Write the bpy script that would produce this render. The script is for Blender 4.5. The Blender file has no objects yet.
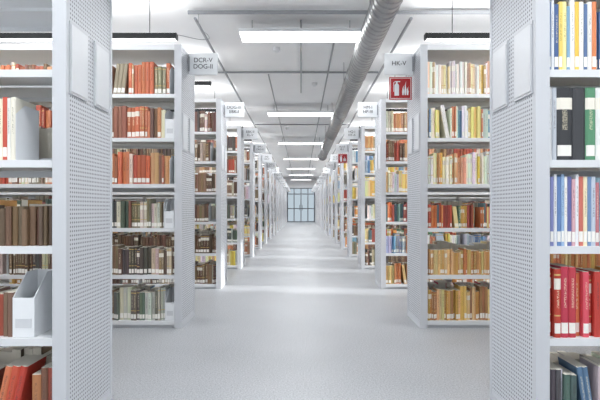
import bpy, math, random
from mathutils import Vector
random.seed(7)
C=bpy.context; D=bpy.data
sc=C.scene
try:
    sc.view_settings.view_transform='Standard'
except Exception: pass

def lin(c):
    o=[]
    for v in c:
        v=v/255.0
        o.append(v/12.92 if v<=0.04045 else ((v+0.055)/1.055)**2.4)
    return tuple(o)

# ---------------- materials ----------------
def mat(name,rgb,rough=0.5,metal=0.0,emit=None,es=0.0,noise=0.0,nscale=30):
    m=D.materials.new(name); m.use_nodes=True
    nt=m.node_tree; b=nt.nodes['Principled BSDF']
    b.inputs['Base Color'].default_value=(*rgb,1)
    b.inputs['Roughness'].default_value=rough
    b.inputs['Metallic'].default_value=metal
    if emit:
        b.inputs['Emission Color'].default_value=(*emit,1)
        b.inputs['Emission Strength'].default_value=es
    if noise>0:
        tc=nt.nodes.new('ShaderNodeTexCoord'); n=nt.nodes.new('ShaderNodeTexNoise')
        n.inputs['Scale'].default_value=nscale; n.inputs['Detail'].default_value=4
        r=nt.nodes.new('ShaderNodeValToRGB')
        r.color_ramp.elements[0].position=0.3; r.color_ramp.elements[1].position=0.7
        r.color_ramp.elements[0].color=(*[v*(1-noise) for v in rgb],1)
        r.color_ramp.elements[1].color=(*[min(1,v*(1+noise)) for v in rgb],1)
        nt.links.new(tc.outputs['Object'],n.inputs['Vector'])
        nt.links.new(n.outputs['Fac'],r.inputs['Fac'])
        nt.links.new(r.outputs['Color'],b.inputs['Base Color'])
    return m

M_metal=mat('white_powder_coat',lin((196,199,204)),0.45,noise=0.015,nscale=4)
M_shelf=mat('shelf_powder_coat',lin((216,219,222)),0.45,noise=0.015,nscale=4)
M_wall=mat('white_plaster',lin((225,227,229)),0.8,noise=0.03,nscale=3)
M_ceil=mat('painted_concrete',lin((238,239,240)),0.85,noise=0.015,nscale=2)
M_dark=mat('dark_housing',lin((45,47,50)),0.5,noise=0.05)
M_cond=mat('grey_conduit',lin((150,153,157)),0.45,noise=0.05)
M_label=mat('sign_white',lin((228,231,234)),0.4,noise=0.01)
M_plate=mat('label_plate',lin((188,191,196)),0.35,noise=0.01)
M_card=mat('label_card',lin((204,207,211)),0.4,noise=0.01)
M_text=mat('sign_text',lin((60,62,66)),0.6)
M_red=mat('safety_red',lin((176,24,30)),0.45,noise=0.04)
M_lamp=mat('lamp_diffuser',(1,1,1),0.5,emit=(1,1,1),es=3.0)
M_frame=mat('window_frame_grey',lin((104,110,118)),0.5,noise=0.03)
M_galv=mat('galvanised_steel',lin((160,161,162)),0.36,metal=0.8,noise=0.14,nscale=9)
M_glass=D.materials.new('tinted_glass'); M_glass.use_nodes=True
_b=M_glass.node_tree.nodes['Principled BSDF']; _b.inputs['Base Color'].default_value=(0.38,0.43,0.46,1); _b.inputs['Roughness'].default_value=0.02; _b.inputs['Transmission Weight'].default_value=1.0; _b.inputs['IOR'].default_value=1.05

def perf():
    m=D.materials.new('perforated_sheet'); m.use_nodes=True
    nt=m.node_tree; N=nt.nodes; L=nt.links; b=N['Principled BSDF']
    tc=N.new('ShaderNodeTexCoord'); s=N.new('ShaderNodeSeparateXYZ'); L.new(tc.outputs['Object'],s.inputs[0])
    def math_(op,a,bv=None):
        n=N.new('ShaderNodeMath'); n.operation=op
        for i,v in enumerate((a,bv)):
            if v is None: continue
            if isinstance(v,(int,float)): n.inputs[i].default_value=v
            else: L.new(v,n.inputs[i])
        return n.outputs[0]
    P=0.019
    fy=math_('SUBTRACT',math_('FRACT',math_('DIVIDE',s.outputs['Y'],P)),0.5)
    fz=math_('SUBTRACT',math_('FRACT',math_('DIVIDE',s.outputs['Z'],P)),0.5)
    d=math_('ADD',math_('MULTIPLY',fy,fy),math_('MULTIPLY',fz,fz))
    hole=math_('LESS_THAN',d,0.062)
    iy=math_('MULTIPLY',math_('GREATER_THAN',s.outputs['Y'],0.038),math_('LESS_THAN',s.outputs['Y'],0.49))
    iz=math_('MULTIPLY',math_('GREATER_THAN',s.outputs['Z'],0.05),math_('LESS_THAN',s.outputs['Z'],2.33))
    hole=math_('MULTIPLY',hole,math_('MULTIPLY',iy,iz))
    mx=N.new('ShaderNodeMix'); mx.data_type='RGBA'
    L.new(hole,mx.inputs[0]); mx.inputs[6].default_value=(*lin((200,203,208)),1); mx.inputs[7].default_value=(*lin((104,107,113)),1)
    L.new(mx.outputs[2],b.inputs['Base Color']); b.inputs['Roughness'].default_value=0.5
    return m
M_perf=perf()

def bookmat():
    m=D.materials.new('book_covers'); m.use_nodes=True
    nt=m.node_tree; N=nt.nodes; L=nt.links; b=N['Principled BSDF']
    b.inputs['Roughness'].default_value=0.5
    at=N.new('ShaderNodeAttribute'); at.attribute_name='col'
    uv=N.new('ShaderNodeUVMap'); s=N.new('ShaderNodeSeparateXYZ'); L.new(uv.outputs[0],s.inputs[0])
    U=s.outputs[0]; V=s.outputs[1]; R=at.outputs['Alpha']
    def m_(op,a,bv=None):
        n=N.new('ShaderNodeMath'); n.operation=op
        for i,v in enumerate((a,bv)):
            if v is None: continue
            if isinstance(v,(int,float)): n.inputs[i].default_value=v
            else: L.new(v,n.inputs[i])
        return n.outputs[0]
    def rng(x,a,c): return m_('MULTIPLY',m_('GREATER_THAN',x,a),m_('LESS_THAN',x,c))
    def mix(f,a,c):
        n=N.new('ShaderNodeMix'); n.data_type='RGBA'; L.new(f,n.inputs[0])
        for i,v in ((6,a),(7,c)):
            if isinstance(v,tuple): n.inputs[i].default_value=(*v,1)
            else: L.new(v,n.inputs[i])
        return n.outputs[2]
    tc=N.new('ShaderNodeTexCoord')
    no=N.new('ShaderNodeTexNoise'); no.inputs['Scale'].default_value=260; no.inputs['Detail'].default_value=2
    L.new(tc.outputs['Object'],no.inputs['Vector'])
    txt=m_('MULTIPLY',m_('GREATER_THAN',no.outputs['Fac'],0.5),m_('MULTIPLY',rng(V,0.42,0.84),rng(U,0.34,0.66)))
    txtL=m_('MULTIPLY',txt,rng(R,0.5,0.9))
    txtD=m_('MULTIPLY',txt,rng(R,0.1,0.5))
    col=mix(m_('MULTIPLY',txtL,0.5),at.outputs['Color'],lin((236,226,196)))
    col=mix(m_('MULTIPLY',txtD,0.5),col,lin((70,58,56)))
    bd=m_('MULTIPLY',rng(V,0.70,0.86),rng(R,0.62,0.74))
    col=mix(bd,col,lin((232,228,216)))
    bd2=m_('MULTIPLY',m_('ADD',rng(V,0.90,0.925),rng(V,0.31,0.33)),rng(R,0.7,0.85))
    col=mix(bd2,col,lin((206,176,110)))
    lab=m_('MULTIPLY',m_('MULTIPLY',rng(V,0.06,0.21),rng(U,0.06,0.94)),m_('GREATER_THAN',R,0.3))
    col=mix(lab,col,lin((238,236,230)))
    L.new(col,b.inputs['Base Color'])
    return m
M_book=bookmat()

def floormat():
    m=D.materials.new('grey_carpet'); m.use_nodes=True
    nt=m.node_tree; N=nt.nodes; L=nt.links; b=N['Principled BSDF']
    tc=N.new('ShaderNodeTexCoord')
    n1=N.new('ShaderNodeTexNoise'); n1.inputs['Scale'].default_value=110; n1.inputs['Detail'].default_value=4
    n2=N.new('ShaderNodeTexNoise'); n2.inputs['Scale'].default_value=1.3; n2.inputs['Detail'].default_value=5
    for n in (n1,n2): L.new(tc.outputs['Object'],n.inputs['Vector'])
    a=N.new('ShaderNodeMath'); a.operation='MULTIPLY_ADD'; L.new(n2.outputs['Fac'],a.inputs[0]); a.inputs[1].default_value=0.16
    L.new(n1.outputs['Fac'],a.inputs[2])
    r=N.new('ShaderNodeValToRGB'); r.color_ramp.elements[0].position=0.40; r.color_ramp.elements[1].position=0.76
    r.color_ramp.elements[0].color=(*lin((140,143,147)),1); r.color_ramp.elements[1].color=(*lin((188,191,195)),1)
    L.new(a.outputs[0],r.inputs['Fac']); L.new(r.outputs['Color'],b.inputs['Base Color'])
    b.inputs['Roughness'].default_value=0.42
    bp=N.new('ShaderNodeBump'); bp.inputs['Strength'].default_value=0.12; bp.inputs['Distance'].default_value=0.002
    L.new(n1.outputs['Fac'],bp.inputs['Height']); L.new(bp.outputs[0],b.inputs['Normal'])
    return m
M_floor=floormat()

# ---------------- mesh helpers ----------------
class MB:
    def __init__(s): s.v=[];s.f=[];s.mi=[];s.mats=[]
    def m(s,mt):
        if mt not in s.mats: s.mats.append(mt)
        return s.mats.index(mt)
    def box(s,x0,x1,y0,y1,z0,z1,mt):
        if x0>x1:x0,x1=x1,x0
        i=len(s.v); k=s.m(mt)
        s.v+=[(x0,y0,z0),(x1,y0,z0),(x1,y1,z0),(x0,y1,z0),(x0,y0,z1),(x1,y0,z1),(x1,y1,z1),(x0,y1,z1)]
        for q in ((0,3,2,1),(4,5,6,7),(0,1,5,4),(1,2,6,5),(2,3,7,6),(3,0,4,7)):
            s.f.append(tuple(i+j for j in q)); s.mi.append(k)
    def prism(s,poly,axis,a0,a1,mt):
        i=len(s.v);k=s.m(mt);n=len(poly)
        for a in (a0,a1):
            for p,q in poly:
                s.v.append({'x':(a,p,q),'y':(p,a,q),'z':(p,q,a)}[axis])
        s.f.append(tuple(range(i,i+n)));s.mi.append(k)
        s.f.append(tuple(range(i+2*n-1,i+n-1,-1)));s.mi.append(k)
        for j in range(n):
            s.f.append((i+j,i+n+j,i+n+(j+1)%n,i+(j+1)%n));s.mi.append(k)
    def cyl(s,p0,p1,r,mt,n=12):
        p0=Vector(p0);p1=Vector(p1);d=(p1-p0).normalized()
        a=d.orthogonal().normalized();b=d.cross(a);i=len(s.v);k=s.m(mt)
        for p in (p0,p1):
            for j in range(n):
                t=2*math.pi*j/n; s.v.append(tuple(p+a*r*math.cos(t)+b*r*math.sin(t)))
        for j in range(n):
            s.f.append((i+j,i+(j+1)%n,i+n+(j+1)%n,i+n+j));s.mi.append(k)
        s.f.append(tuple(range(i+n-1,i-1,-1)));s.mi.append(k)
        s.f.append(tuple(range(i+n,i+2*n)));s.mi.append(k)
    def mesh(s,name):
        me=D.meshes.new(name); me.from_pydata(s.v,[],s.f)
        for mt in s.mats: me.materials.append(mt)
        me.polygons.foreach_set('material_index',s.mi); me.update()
        return me
    def obj(s,name,parent=None,loc=(0,0,0),bevel=0):
        o=D.objects.new(name,s.mesh(name)); C.collection.objects.link(o); o.location=loc
        if parent: o.parent=parent
        if bevel:
            b=o.modifiers.new('bev','BEVEL'); b.width=bevel; b.segments=2; b.limit_method='ANGLE'
        return o
def link(name,me,parent=None,loc=(0,0,0)):
    o=D.objects.new(name,me); C.collection.objects.link(o); o.location=loc
    if parent:o.parent=parent
    return o
def empty(name,loc=(0,0,0)):
    o=D.objects.new(name,None); C.collection.objects.link(o); o.location=loc; return o

# ---------------- layout constants ----------------
A=1.0; PT=0.060; DEP=0.52; H=2.378
def dn(n): return 2.13+2.055*n
NR=17
BAY=0.98
SZ=[1.966,1.597,1.21,0.84,0.445,0.06]
END=38.0; XW=6.4; CZ=3.32

# ---------------- room ----------------
b=MB(); b.box(-XW,XW,-3,END,-0.1,0,M_floor); b.obj('floor')
b=MB(); b.box(-XW,XW,-3,END,CZ,CZ+0.15,M_ceil); b.obj('ceiling')
wn=1
winall=[dn(n)+DEP+0.1 for n in range(-2,NR)]
for s,nm in ((-1,'left'),(1,'right')):
    winy=winall if s<0 else winall[3:]  # right windows near the camera left out, keeping sun off the left panel
    b=MB(); x0=s*XW; x1=s*(XW+0.25)
    b.box(x0,x1,-3,END,0,0.85,M_wall); b.box(x0,x1,-3,END,2.85,CZ+0.15,M_wall)
    prev=-3
    for y in winy:
        b.box(x0,x1,prev,y,0.85,2.85,M_wall); prev=y+1.3
    b.box(x0,x1,prev,END,0.85,2.85,M_wall)
    b.obj('wall_'+nm)
    fm=MB(); X=0.05
    fm.box(-X,X,0,1.3,0.85,0.91,M_frame); fm.box(-X,X,0,1.3,2.79,2.85,M_frame)
    fm.box(-X,X,0,0.06,0.91,2.79,M_frame); fm.box(-X,X,1.24,1.3,0.91,2.79,M_frame); fm.box(-X,X,0.62,0.68,0.91,2.79,M_frame)
    me=fm.mesh('window_frame')
    for y in winy:
        link('window_%d'%wn,me,loc=(s*(XW+0.12),y,0)); wn+=1
    b=MB(); b.box(s*(XW-0.015),s*XW,-3,END,0,0.09,M_metal); b.obj('baseboard_'+nm)
DW=1.05; DH=2.6
b=MB()
b.box(-XW,-DW,END,END+0.2,0,CZ+0.15,M_wall); b.box(DW,XW,END,END+0.2,0,CZ+0.15,M_wall); b.box(-DW,DW,END,END+0.2,DH,CZ+0.15,M_wall)
b.obj('wall_far')
b=MB()
fw=0.07; E2=END-0.12
for x in (-DW,-0.56,-0.035,0.49,DW-fw): b.box(x,x+fw,E2,E2+0.08,0,DH,M_frame)
for z in (0,1.0,2.1,DH-fw): b.box(-DW+fw,DW-fw,E2+0.01,E2+0.07,z,z+fw,M_frame)
b.box(-DW,DW,E2+0.035,E2+0.045,0,DH,M_glass)
b.cyl((-0.1,E2-0.04,0.9),(-0.1,E2-0.04,1.3),0.015,M_dark); b.cyl((0.1,E2-0.04,0.9),(0.1,E2-0.04,1.3),0.015,M_dark)
b.obj('door_1')

# ---------------- end panel / frame meshes ----------------
def endpanel(s):
    b=MB()
    x0,x1=s*A,s*(A+PT)
    b.box(s*(A+0.004),s*(A+0.012),0.02,DEP-0.02,0.03,H-0.02,M_perf)
    b.box(x0,x1,0,0.022,0,H,M_metal); b.box(x0,x1,DEP-0.022,DEP,0,H,M_metal)
    b.box(x0,x1,0.022,DEP-0.022,H-0.025,H,M_metal); b.box(x0,x1,0.022,DEP-0.022,0,0.03,M_metal)
    b.box(s*(A+PT-0.006),x1,0.022,DEP-0.022,0.03,H-0.025,M_metal)
    return b.mesh('end_panel')
YM=DEP/2
def frame(s,nb):
    b=MB(); L=A+PT+nb*BAY
    xs=s*(A+PT)
    for z in SZ:
        for fr in (True,False):
            ya,yb=(0.01,YM-0.018) if fr else (YM+0.018,DEP-0.01)
            b.box(xs,s*L,ya,yb,z-0.012,z,M_shelf)
            l0,l1=(0.01,0.022) if fr else (DEP-0.022,DEP-0.01)
            b.box(xs,s*L,l0,l1,z-0.032,z-0.012,M_shelf)
            yc=YM-0.025 if fr else YM+0.019
            b.box(xs,s*L,yc,yc+0.006,z,z+0.03,M_shelf)
    b.box(xs,s*L,0,DEP,H-0.02,H,M_shelf); b.box(xs,s*L,0.0,0.012,H-0.045,H-0.02,M_shelf)
    for k in range(nb+1):
        x=A+PT+k*BAY
        w=0.03
        xa=x if k==0 else x-w/2
        b.box(s*xa,s*(xa+w),YM-0.016,YM+0.016,0,H-0.02,M_metal)
        if k>0:
            for z in SZ:
                b.prism([(0.012,z),(YM-0.02,z),(YM-0.02,z+0.12),(0.18,z+0.12),(0.012,z+0.03)],'x',s*(x-0.003),s*(x+0.003),M_shelf)
                b.prism([(DEP-0.012,z),(YM+0.02,z),(YM+0.02,z+0.12),(DEP-0.18,z+0.12),(DEP-0.012,z+0.03)],'x',s*(x-0.003),s*(x+0.003),M_shelf)
    b.box(xs,s*L,0.03,0.042,0,SZ[-1]-0.012,M_metal); b.box(xs,s*L,DEP-0.042,DEP-0.03,0,SZ[-1]-0.012,M_metal)
    for z in (1.15,2.2): b.box(xs,s*L,YM-0.008,YM+0.008,z,z+0.03,M_metal)
    b.box(s*L,s*(L+0.02),0,DEP,0,H,M_metal)
    return b.mesh('shelving_frame')
NB=4
EP={s:endpanel(s) for s in (-1,1)}
FR={s:frame(s,NB) for s in (-1,1)}
def plates(s):
    b=MB()
    for y0 in (0.03,0.29):
        b.box(s*(A-0.003),s*(A+0.003),y0,y0+0.18,1.50,1.815,M_plate)
        b.box(s*(A-0.006),s*(A-0.003),y0+0.010,y0+0.170,1.512,1.803,M_card)
    return b.mesh('label_holder')
PL={s:plates(s) for s in (-1,1)}

# ---------------- books ----------------
class Books:
    def __init__(s): s.v=[];s.f=[];s.c=[];s.uv=[]
    def add(s,x,w,h,dep,yf,z,sx,col,r,lean=0.0,back=False):
        i=len(s.v)
        bul=min(0.006,w*0.18)
        if w<0.012: bul=0.001
        pts=[(0,bul),(w*0.22,0),(w*0.78,0),(w,bul),(w,dep),(0,dep)]
        for zz in (0,h):
            for (px,py) in pts:
                ca,sa=math.cos(lean),math.sin(lean)
                X=px*ca+zz*sa; Z=zz*ca-px*sa+(w*sa if lean>0 else 0)
                y=(yf+py) if not back else (yf-py)
                s.v.append((sx*(x+X),y,z+Z))
        flip=(sx<0)!=back
        c=(*col,r); page=(0.80,0.76,0.66,0.0)
        q=[(0,1,7,6),(1,2,8,7),(2,3,9,8),(3,4,10,9),(4,5,11,10),(5,0,6,11)]
        us=[(0,.22),(.22,.78),(.78,1)]
        for k,fa in enumerate(q):
            if k<3: uv=[(us[k][0],0),(us[k][1],0),(us[k][1],1),(us[k][0],1)]
            else: uv=[(-1,-1)]*4
            cc=page if k==4 else c
            if flip: fa=fa[::-1]; uv=uv[::-1]
            s.f.append(tuple(i+j for j in fa)); s.uv+=uv; s.c+=[cc]*4
        for fa in ((5,4,3,2,1,0),(6,7,8,9,10,11)):
            if flip: fa=fa[::-1]
            s.f.append(tuple(i+j for j in fa)); s.uv+=[(-1,-1)]*6; s.c+=[page]*6
    def mesh(s,name='books'):
        me=D.meshes.new(name); me.from_pydata(s.v,[],s.f)
        u=me.uv_layers.new(name='UVMap'); u.data.foreach_set('uv',[a for p in s.uv for a in p])
        ca=me.color_attributes.new('col','FLOAT_COLOR','CORNER'); ca.data.foreach_set('color',[a for p in s.c for a in p])
        me.materials.append(M_book); me.update(); return me
P=dict(
 orange=[(196,110,76),(206,128,90),(168,104,78),(140,104,84),(204,158,120),(182,90,70),(214,166,120),(124,96,80),(222,210,190),(150,140,120)],
 redbr=[(170,90,76),(146,94,78),(192,118,90),(130,98,84),(186,146,122),(116,90,78),(204,142,102),(206,196,180),(96,88,84)],
 redor=[(186,92,70),(196,110,80),(170,84,66),(204,140,100),(150,98,80),(214,206,190),(120,92,80),(196,120,86)],
 green=[(92,108,92),(82,96,88),(124,114,94),(112,92,78),(160,154,132),(86,86,88),(134,90,78),(200,196,182)],
 brown=[(112,92,76),(104,84,70),(134,108,86),(92,82,76),(146,122,98),(106,82,70),(88,82,80),(190,180,164)],
 grey=[(160,160,152),(126,132,128),(186,182,168),(104,116,106),(140,114,92),(206,204,196),(114,106,98),(222,220,214)],
 pale=[(236,232,214),(238,226,160),(232,230,226),(222,208,172),(242,234,196),(212,216,214),(234,208,110),(200,168,140),(240,238,232)],
 paleblue=[(236,232,214),(236,218,136),(234,232,228),(110,146,170),(222,200,146),(244,238,212),(190,202,200),(208,140,104),(240,238,232)],
 yellow=[(238,212,114),(238,226,178),(236,234,228),(230,178,140),(214,166,114),(238,198,92),(200,134,120),(240,236,220)],
 teal=[(186,90,68),(210,124,78),(98,136,112),(210,170,96),(90,116,120),(160,80,72),(220,154,92),(226,206,146)],
 ochre=[(208,170,108),(200,156,96),(214,180,122),(190,140,88),(222,192,138),(198,126,82)],
 ochre2=[(204,162,84),(214,176,100),(192,146,82),(170,124,84),(222,196,138),(226,206,120)],
 mixed=[(82,110,156),(236,236,232),(228,200,104),(116,160,192),(232,234,236),(228,228,224),(160,170,184),(214,150,110),(190,206,220),(236,232,216)],
 purple=[(150,140,184),(134,166,200),(226,226,230),(178,178,208),(200,120,128),(238,234,228),(140,156,186),(224,190,196),(234,236,240),(166,192,216)],
 magenta=[(190,52,74),(210,76,100),(216,124,80),(196,54,90),(172,66,76),(222,146,96),(206,150,60),(190,60,50)],
 darkmix=[(72,78,96),(90,120,150),(112,84,84),(190,190,190),(80,82,88),(140,80,80),(80,104,98),(220,220,218)],
 darkbr=[(106,84,64),(98,80,64),(114,90,70),(92,74,60)],
)
P={k:[lin(c) for c in v] for k,v in P.items()}
def fillrow(B,rnd,sx,x0,x1,z,pal,h,wr,back=False,hv=0.18,gaps=True,ends=None,run=4,rfix=None):
    x=x0; cnt=0
    while x<x1-0.01:
        if gaps and rnd.random()<0.012 and x>x0+0.2:
            if ends is not None: ends.append((x+0.003,z))
            x+=rnd.uniform(0.05,0.22); continue
        n=rnd.randint(1,run); c=rnd.choice(pal); hh=h*(1-rnd.random()*hv); w=rnd.uniform(*wr); r=rnd.random() if rfix is None else rfix
        if gaps and not back and rnd.random()<0.03 and x>x0+0.1 and x+0.2<x1:
            ln=rnd.uniform(0.10,0.18); m=rnd.randint(2,4); off=hh*math.sin(ln)+0.003
            for q in range(m):
                B.add(x+off,w*0.96,hh,rnd.uniform(0.15,0.18),0.035,z,sx,c,r,lean=-ln); x+=w/math.cos(ln)
            x+=off*0.98+0.004; continue
        for _ in range(n):
            if x+w>x1: x=x1; break
            cc=tuple(min(1,v*rnd.uniform(0.86,1.12)) for v in c)
            yf=rnd.uniform(0.025,0.06)
            B.add(x,w*0.97,min(0.335,hh*rnd.uniform(0.985,1.0)),rnd.uniform(0.14,0.172),yf if not back else DEP-yf,z,sx,cc,r,back=back)
            x+=w
def rackbooks(sx,seed,pals,hs,wrs,starts,skip=(),custom=None,nb=NB,run=3,noback=(),rf={},boxes=()):
    B=Books(); rnd=random.Random(seed); ends=[]
    for i,z in enumerate(SZ):
        for k in range(nb):
            xa=A+PT+k*BAY+0.006; xb=A+PT+(k+1)*BAY-0.006
            if k==0: xa=A+PT+max(0.004,starts[i])
            if k==0 and starts[i]>0.02 and i not in boxes: ends.append((xa-0.002,z))
            if (i,k) not in skip:
                pal=P[pals[i]] if k<2 else P[rnd.choice(list(P))]
                cut=xb if (k<1 or rnd.random()<0.6) else xb-rnd.uniform(0.05,0.3)
                fillrow(B,rnd,sx,xa,cut,z,pal,hs[i],wrs[i],ends=ends if sx<0 or k>0 else None,run=run,rfix=rf.get(i))
            if (i,k) in noback: continue
            fillrow(B,rnd,sx,A+PT+k*BAY+0.03,xb-rnd.uniform(0,0.3),z,P[rnd.choice(list(P))],rnd.uniform(0.2,0.29),(0.018,0.045),back=True,gaps=False)
    if custom: custom(B,rnd)
    return B.mesh(),ends
def endmesh(sx,ends):
    b=MB()
    for x,z in ends:
        b.prism([(0.03,z+0.001),(0.22,z+0.001),(0.22,z+0.25),(0.10,z+0.25),(0.03,z+0.20)],'x',sx*(x-0.002),sx*x,M_label)
        b.box(sx*(x-0.05),sx*(x-0.002),0.05,0.2,z+0.0005,z+0.003,M_label)
    return b.mesh('bookends')
def filebox(b,sx,x0,x1,z,hf,hb):
    """open-topped magazine file with a sloping cut-away"""
    t=0.003; y0,y1=0.03,0.235; z+=0.001
    prof=[(y0,z),(y1,z),(y1,z+hb),(y0+0.11,z+hb),(y0,z+hf)]
    b.prism(prof,'x',sx*x0,sx*(x0+t),M_label); b.prism(prof,'x',sx*(x1-t),sx*x1,M_label)
    b.box(sx*(x0+t),sx*(x1-t),y0,y0+t,z,z+hf,M_label)
    b.box(sx*(x0+t),sx*(x1-t),y1-t,y1,z,z+hb,M_label)
    b.box(sx*(x0+t),sx*(x1-t),y0+t,y1-t,z,z+t,M_label)
    b.box(sx*(x0+t+0.004),sx*(x1-t-0.02),y0+0.02,y1-0.012,z+t,z+hf*0.9,M_card)
    b.box(sx*(x0+0.012),sx*(x1-0.012),y0-0.001,y0,z+0.04,z+0.08,M_card)

std=(0.015,0.038)
def L0c(B,rnd):
    z=SZ[5]; x=A+PT+0.006
    for w,h,c,l in ((0.035,0.25,(150,74,60),0.0),(0.03,0.25,(120,84,66),0.0),(0.04,0.22,(176,120,80),0.0),(0.03,0.26,(186,66,52),-0.22),(0.035,0.26,(196,84,60),-0.22),(0.03,0.26,(206,120,84),-0.22)):
        if l: B.add(x+0.075,w,h,0.17,0.04,z,-1,lin(c),0.2,lean=l)
        else: B.add(x,w*0.97,h,0.17,0.04,z,-1,lin(c),0.2)
        x+=w
    fillrow(B,rnd,-1,x+0.09,A+PT+BAY-0.006,z,P['redbr'],0.25,std)
    z=SZ[2]; x=A+PT+0.178
    for w,h,c,r in ((0.02,0.275,(232,228,214),0.2),(0.016,0.27,(228,226,220),0.4),(0.02,0.275,(196,84,66),0.5),(0.018,0.268,(236,230,206),0.4),(0.024,0.27,(206,120,84),0.5),(0.03,0.27,(180,90,70),0.5)):
        B.add(x,w*0.97,h,0.17,0.035,z,-1,lin(c),r); x+=w
    fillrow(B,rnd,-1,x,A+PT+BAY-0.006,z,P['redbr'],0.27,std)
def R0c(B,rnd):
    x=A+PT+0.004; z=SZ[2]
    for w,c,r in ((0.022,(214,216,218),0.2),(0.02,(190,196,204),0.2),(0.07,(50,52,56),0.66),(0.055,(58,60,64),0.05),(0.045,(84,140,106),0.66),(0.07,(226,228,226),0.66),(0.07,(54,56,58),0.66)):
        B.add(x,w*0.97,0.315,0.2,0.03,z,1,lin(c),r); x+=w
    fillrow(B,rnd,1,x,A+PT+BAY-0.006,z,P['mixed'],0.29,std)
    # hand-placed spines on the shelves nearest the aisle
    def row(z,items,pal,h):
        x=A+PT+0.004
        for w,hh,c,r in items:
            B.add(x,w*0.97,hh,0.165,0.032,z,1,lin(c),r); x+=w
        fillrow(B,rnd,1,x,A+PT+BAY-0.006,z,P[pal],h,(0.012,0.028),run=2)
    row(SZ[1],((0.018,.3,(92,124,168),.4),(0.014,.31,(226,230,234),.2),(0.02,.29,(70,98,146),.55),(0.016,.3,(232,206,110),.4),(0.018,.3,(238,226,160),.2),(0.014,.28,(120,160,190),.5),(0.022,.31,(234,234,232),.4),(0.018,.3,(230,190,80),.5),(0.02,.3,(236,234,226),.2),(0.016,.29,(84,110,150),.5),(0.02,.3,(224,224,220),.4),(0.02,.3,(214,130,84),.5)),'mixed',.3)
    row(SZ[3],((0.014,.31,(170,186,214),.4),(0.016,.3,(130,136,186),.5),(0.014,.31,(226,228,232),.2),(0.018,.3,(98,130,180),.5),(0.014,.31,(150,180,214),.4),(0.012,.3,(234,232,228),.2),(0.02,.3,(96,104,160),.5),(0.016,.29,(212,168,178),.4),(0.014,.31,(232,234,238),.3),(0.02,.3,(200,110,96),.5),(0.018,.3,(236,224,190),.4),(0.016,.3,(110,140,180),.5),(0.02,.3,(190,200,214),.4)),'purple',.31)
specs={}
specs[(-1,0)]=dict(pals=['brown','brown','redbr','darkbr','redbr','redbr'],hs=[.25,.2,.275,.185,.22,.25],wrs=[std]*6,
    starts=[.3,.55,.175,.0,.19,.0],skip=((5,0),(1,0),(1,1),(2,0)),custom=L0c,noback=((1,0),(1,1),(0,0),(4,0)),rf={3:0.02,4:0.05},boxes=(4,))
specs[(-1,1)]=dict(pals=['orange','redor','orange','green','brown','grey'],hs=[.285,.285,.285,.25,.25,.28],wrs=[std]*6,
    starts=[.05,.09,.05,.1,.0,.09])
specs[(-1,2)]=dict(pals=['redbr','brown','brown','brown','darkbr','brown'],hs=[.27,.26,.25,.25,.24,.27],wrs=[std]*6,starts=[.0,.08,.0,.1,.0,.0])
specs[(1,0)]=dict(pals=['mixed','mixed','darkmix','purple','magenta','darkmix'],hs=[.3,.305,.3,.31,.315,.27],wrs=[(0.01,0.024)]*2+[(0.016,0.04),(0.009,0.02),(0.018,0.034),(0.014,0.03)],starts=[0]*6,skip=((2,0),(1,0),(3,0)),custom=R0c,run=2)
specs[(1,1)]=dict(pals=['pale','paleblue','yellow','teal','ochre','ochre2'],hs=[.29,.285,.28,.215,.22,.29],wrs=[(0.009,0.024),(0.009,0.024),(0.009,0.024),(0.008,0.02),(0.010,0.020),(0.011,0.022)],starts=[0]*6,run=3)
specs[(1,2)]=dict(pals=['redbr','orange','paleblue','teal','mixed','ochre'],hs=[.27,.27,.28,.26,.25,.27],wrs=[std]*6,starts=[0]*6)
shared={}
for s in (-1,1):
    pl=['redbr','orange','brown','grey','green','pale'] if s<0 else ['orange','mixed','yellow','pale','teal','brown']
    for v in range(3):
        q=pl[v:]+pl[:v]
        shared[(s,v)]=dict(pals=q,hs=[.27,.26,.28,.25,.24,.27],wrs=[std]*6,starts=[0,.06*v,0,.05,0,.0])
cache={}
codesL=['DAA-I\nDCR-IV','DCR-V\nDOG-II','DOG-III\nEBK-I','EBK-II\nEL-V','EM-I\nFAD-II','FAE\nGB-IV']
codesR=['HK-IV','HK-V','HM-I\nHP-III','HQ-I\nHT-II','HU-II\nIB-I','IC-II\nJA-IV']
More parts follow.
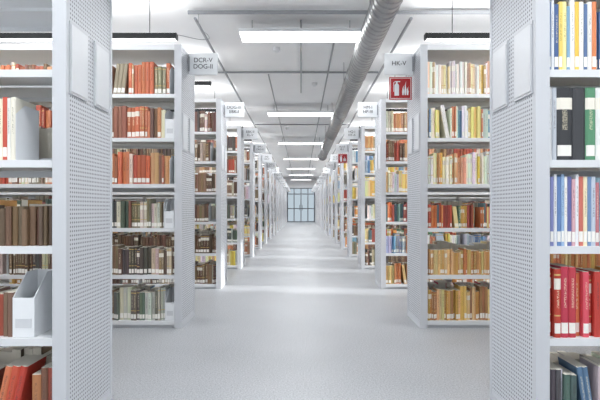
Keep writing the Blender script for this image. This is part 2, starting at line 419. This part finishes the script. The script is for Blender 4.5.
for n in range(NR):
    y=dn(n)
    for s in (-1,1):
        rk=empty('library_bookshelf',(0,y,0))
        link('shelving_frame',FR[s],rk); link('end_panel',EP[s],rk); link('label_holders',PL[s],rk)
        key=(s,n) if (s,n) in specs else (s,'v',n%3)
        if key not in cache:
            sp=specs[(s,n)] if (s,n) in specs else shared[(s,n%3)]
            bm,en=rackbooks(s,(s+2)*131+n*17+5,**sp)
            cache[key]=(bm,endmesh(s,en))
        bm,em=cache[key]
        link('shelved_books',bm,rk)
        link('bookends',em,rk)
        if s<0 and n<2:
            b=MB()
            if n==0:
                filebox(b,s,A+PT+0.092,A+PT+0.186,SZ[4],0.17,0.27)
            else:
                filebox(b,s,A+PT+0.012,A+PT+0.092,SZ[3],0.14,0.24)
                filebox(b,s,A+PT+0.008,A+PT+0.084,SZ[5],0.15,0.25)
                filebox(b,s,A+PT+0.008,A+PT+0.084,SZ[1],0.16,0.26)
            b.obj('magazine_files',rk)
        sg=empty('shelf_mark_sign',(0,y+0.26,0))
        b=MB(); xa=s*0.995; xb=s*0.74
        b.box(xa,xb,-0.012,0.012,2.19,2.384,M_label); sgm=b.obj('sign_board',sg,bevel=0.006)
        b=MB(); b.box(s*0.985,s*0.999,-0.02,0.02,2.22,2.35,M_cond); b.obj('bracket',sg)
        txt=(codesL if s<0 else codesR)[n%6]
        cu=D.curves.new('sign_text','FONT'); cu.body=txt; cu.size=0.056; cu.align_x='CENTER'; cu.align_y='CENTER'; cu.extrude=0.0008
        cu.materials.append(M_text)
        t=D.objects.new('lettering',cu); C.collection.objects.link(t); t.parent=sg
        t.location=(s*0.868,-0.0138,2.29); t.rotation_euler=(math.radians(90),0,0)

# ---------------- fire extinguisher sign ----------------
def firesign(y,x0,z0):
    e=empty('fire_extinguisher_sign',(x0,y,z0))
    b=MB(); W=0.2
    b.box(0,W,0,0.008,0,W,M_red)
    t=0.004;i=0.008
    b.box(i,W-i,-0.002,0,i,i+t,M_label); b.box(i,W-i,-0.002,0,W-i-t,W-i,M_label)
    b.box(i,i+t,-0.002,0,i+t,W-i-t,M_label); b.box(W-i-t,W-i,-0.002,0,i+t,W-i-t,M_label)
    b.prism([(0.045,0.035),(0.085,0.035),(0.085,0.125),(0.078,0.14),(0.052,0.14),(0.045,0.125)],'y',-0.002,0,M_label)
    b.box(0.058,0.072,-0.002,0,0.14,0.155,M_label); b.box(0.05,0.095,-0.002,0,0.155,0.163,M_label)
    b.prism([(0.036,0.07),(0.041,0.07),(0.041,0.15),(0.055,0.158),(0.055,0.163),(0.036,0.153)],'y',-0.002,0,M_label)
    for fx,fh in ((0.115,0.085),(0.135,0.12),(0.155,0.075)):
        b.prism([(fx,0.04),(fx+0.012,0.04),(fx+0.016,0.04+fh*0.4),(fx+0.010,0.04+fh*0.7),(fx+0.013,0.04+fh),(fx+0.002,0.04+fh*0.7),(fx-0.002,0.04+fh*0.3)],'y',-0.002,0,M_label)
    b.obj('sign_plate',e)
    b=MB(); b.cyl((0.05,0.004,W),(0.05,0.004,W+0.016),0.003,M_cond,6); b.cyl((0.15,0.004,W),(0.15,0.004,W+0.016),0.003,M_cond,6); b.obj('hangers',e)
firesign(dn(1)+0.256,0.785,1.972)
firesign(dn(4)+0.256,0.785,1.972)

# ---------------- ceiling lamps ----------------
def area(name,loc,sx,sy,p,rot=(0,0,0),col=(1,1,1),parent=None):
    l=D.lights.new(name,'AREA'); l.shape='RECTANGLE'; l.size=sx; l.size_y=sy; l.energy=p; l.color=col
    o=D.objects.new(name,l); C.collection.objects.link(o); o.location=loc; o.rotation_euler=rot
    if parent:o.parent=parent
    return o
for i in range(-1,7):
    y=6.15+5.03*i
    e=empty('ceiling_panel_lamp',(0,y,0))
    b=MB()
    b.box(-0.75,0.75,-0.19,0.19,3.12,3.16,M_label); b.obj('housing',e,bevel=0.004)
    b=MB(); b.box(-0.735,0.735,-0.175,0.175,3.108,3.12,M_lamp); b.obj('diffuser',e)
    b=MB()
    for x in (-0.6,0.6): b.cyl((x,0,3.16),(x,0,CZ),0.006,M_cond,6)
    b.obj('hangers',e)
    area('lamp_light',(0,0,3.10),1.45,0.34,36,parent=e,col=(0.97,0.985,1.0))
bm_=MB(); bm_.box(0,3,-0.04,0.04,2.85,2.91,M_dark)
for x in (0.3,2.7): bm_.cyl((x,0,2.91),(x,0,CZ),0.005,M_dark,6)
body=bm_.mesh('lamp_body')
bm_=MB(); bm_.box(0.02,2.98,-0.03,0.03,2.842,2.85,M_lamp); bm_.box(0.02,2.98,-0.03,0.03,2.91,2.914,M_lamp); dif=bm_.mesh('lamp_diffuser')  # upper glowing strip goes with the added ceiling uplight
for n in range(-1,NR-1):
    y=dn(n)+DEP+0.75
    for s in (-1,1):
        e=empty('linear_pendant_lamp',(1.35 if s>0 else -4.35,y,0))
        link('lamp_body',body,e); link('diffuser',dif,e)
        area('lamp_light',(1.5,0,2.83),2.9,0.07,34,parent=e,col=(0.98,0.99,1.0))
        area('added_ceiling_uplight',(1.5,0,2.925),2.9,0.07,17,rot=(math.pi,0,0),parent=e,col=(0.98,0.99,1.0))  # extra upward light, added to brighten the ceiling

# ---------------- ventilation duct ----------------
def duct():
    cx,cz,R=0.82,3.0,0.135; y0,y1=-1.0,19.0; st=0.016; nseg=36; pitch=0.12
    nr=int((y1-y0)/st); v=[];f=[]
    for i in range(nr+1):
        y=y0+i*st
        for j in range(nseg):
            t=2*math.pi*j/nseg
            ph=((y/pitch)-j/nseg)%1.0
            r=R+(0.009 if ph<0.2 else 0)
            v.append((cx+r*math.cos(t),y,cz+r*math.sin(t)))
    for i in range(nr):
        for j in range(nseg):
            a=i*nseg+j;b_=i*nseg+(j+1)%nseg
            f.append((a,a+nseg,b_+nseg,b_))
    f.append(tuple(range(nseg))); f.append(tuple(range((nr+1)*nseg-1,nr*nseg-1,-1)))
    me=D.meshes.new('duct_tube'); me.from_pydata(v,[],f); me.materials.append(M_galv); me.update()
    e=empty('ventilation_duct'); o=link('duct_tube',me,e)
    b=MB(); y=1.4
    while y<y1:
        b.cyl((cx,y-0.03,cz),(cx,y+0.03,cz),R+0.014,M_galv,32)
        b.cyl((cx,y+0.5,cz),(cx,y+0.53,cz),R+0.012,M_cond,32)
        for dx in (-R-0.006,R+0.006): b.cyl((cx+dx,y+0.515,cz),(cx+dx,y+0.515,CZ),0.005,M_cond,6)
        y+=3.0
    b.cyl((cx,y1-0.02,cz),(cx,y1+0.06,cz),R+0.03,M_galv,32)
    b.obj('couplings',e)
duct()

# ---------------- conduits, cables, detectors ----------------
def conduit(pts,r=0.012,m=None,name='electrical_conduit'):
    b=MB()
    for p,q in zip(pts[:-1],pts[1:]): b.cyl(p,q,r,m or M_cond,8)
    return b.obj(name)
conduit([(-1.6,8.4,3.295),(1.3,8.4,3.295)],0.016)
conduit([(-1.25,13.6,3.295),(1.3,13.6,3.295)],0.014)
conduit([(-1.3,5.75,3.262),(5.0,5.75,3.262)],0.024)
conduit([(0.0,6.05,3.28),(0.0,9.8,3.28)],0.012)
conduit([(0.0,6.6,3.25),(0.62,6.6,3.25)],0.016)
conduit([(-0.55,8.45,3.27),(-0.55,37,3.27)],0.012)
conduit([(0.45,6.7,3.27),(0.45,37,3.27)],0.014)
conduit([(1.3,5.9,3.25),(1.3,37,3.25)],0.020)
conduit([(-1.25,5.9,3.25),(-1.25,37,3.25)],0.018)
def cable(pts,name='hanging_cable'):
    cu=D.curves.new(name,'CURVE'); cu.dimensions='3D'; cu.bevel_depth=0.004; s=cu.splines.new('BEZIER'); s.bezier_points.add(len(pts)-1)
    for p,q in zip(s.bezier_points,pts): p.co=q; p.handle_left_type=p.handle_right_type='AUTO'
    cu.materials.append(M_cond); o=D.objects.new(name,cu); C.collection.objects.link(o)
cable([(-1.18,5.75,3.25),(-1.16,5.75,3.08),(-1.06,5.7,2.98),(-1.05,5.6,2.9),(-1.36,5.45,2.9)])
for x,y in ((-0.35,7.2),(0.25,9.2),(-0.4,14.2)):
    b=MB(); b.cyl((x,y,CZ-0.05),(x,y,CZ),0.05,M_label,20); b.cyl((x,y,CZ-0.07),(x,y,CZ-0.05),0.03,M_label,20); b.obj('smoke_detector')

# ---------------- world + daylight ----------------
w=D.worlds.new('World'); sc.world=w; w.use_nodes=True
bg=w.node_tree.nodes['Background']; bg.inputs[0].default_value=(0.92,0.96,1.0,1); bg.inputs[1].default_value=1.45
sl=D.lights.new('sun','SUN'); sl.energy=5.0; sl.angle=math.radians(1.5); sl.color=(1,0.99,0.97)
so=D.objects.new('sun',sl); C.collection.objects.link(so); so.location=(9,5,6)
so.rotation_euler=Vector((-1,0.17,-0.31)).to_track_quat('-Z','Y').to_euler()

# ---------------- camera ----------------
cam=D.cameras.new('camera'); co=D.objects.new('camera',cam); C.collection.objects.link(co)
co.location=(0,0,1.0); co.rotation_euler=(math.radians(90),0,0)
cam.sensor_width=36; cam.lens=30; cam.shift_y=9/600; cam.shift_x=-1/600; cam.clip_start=0.05; cam.clip_end=200
sc.camera=co
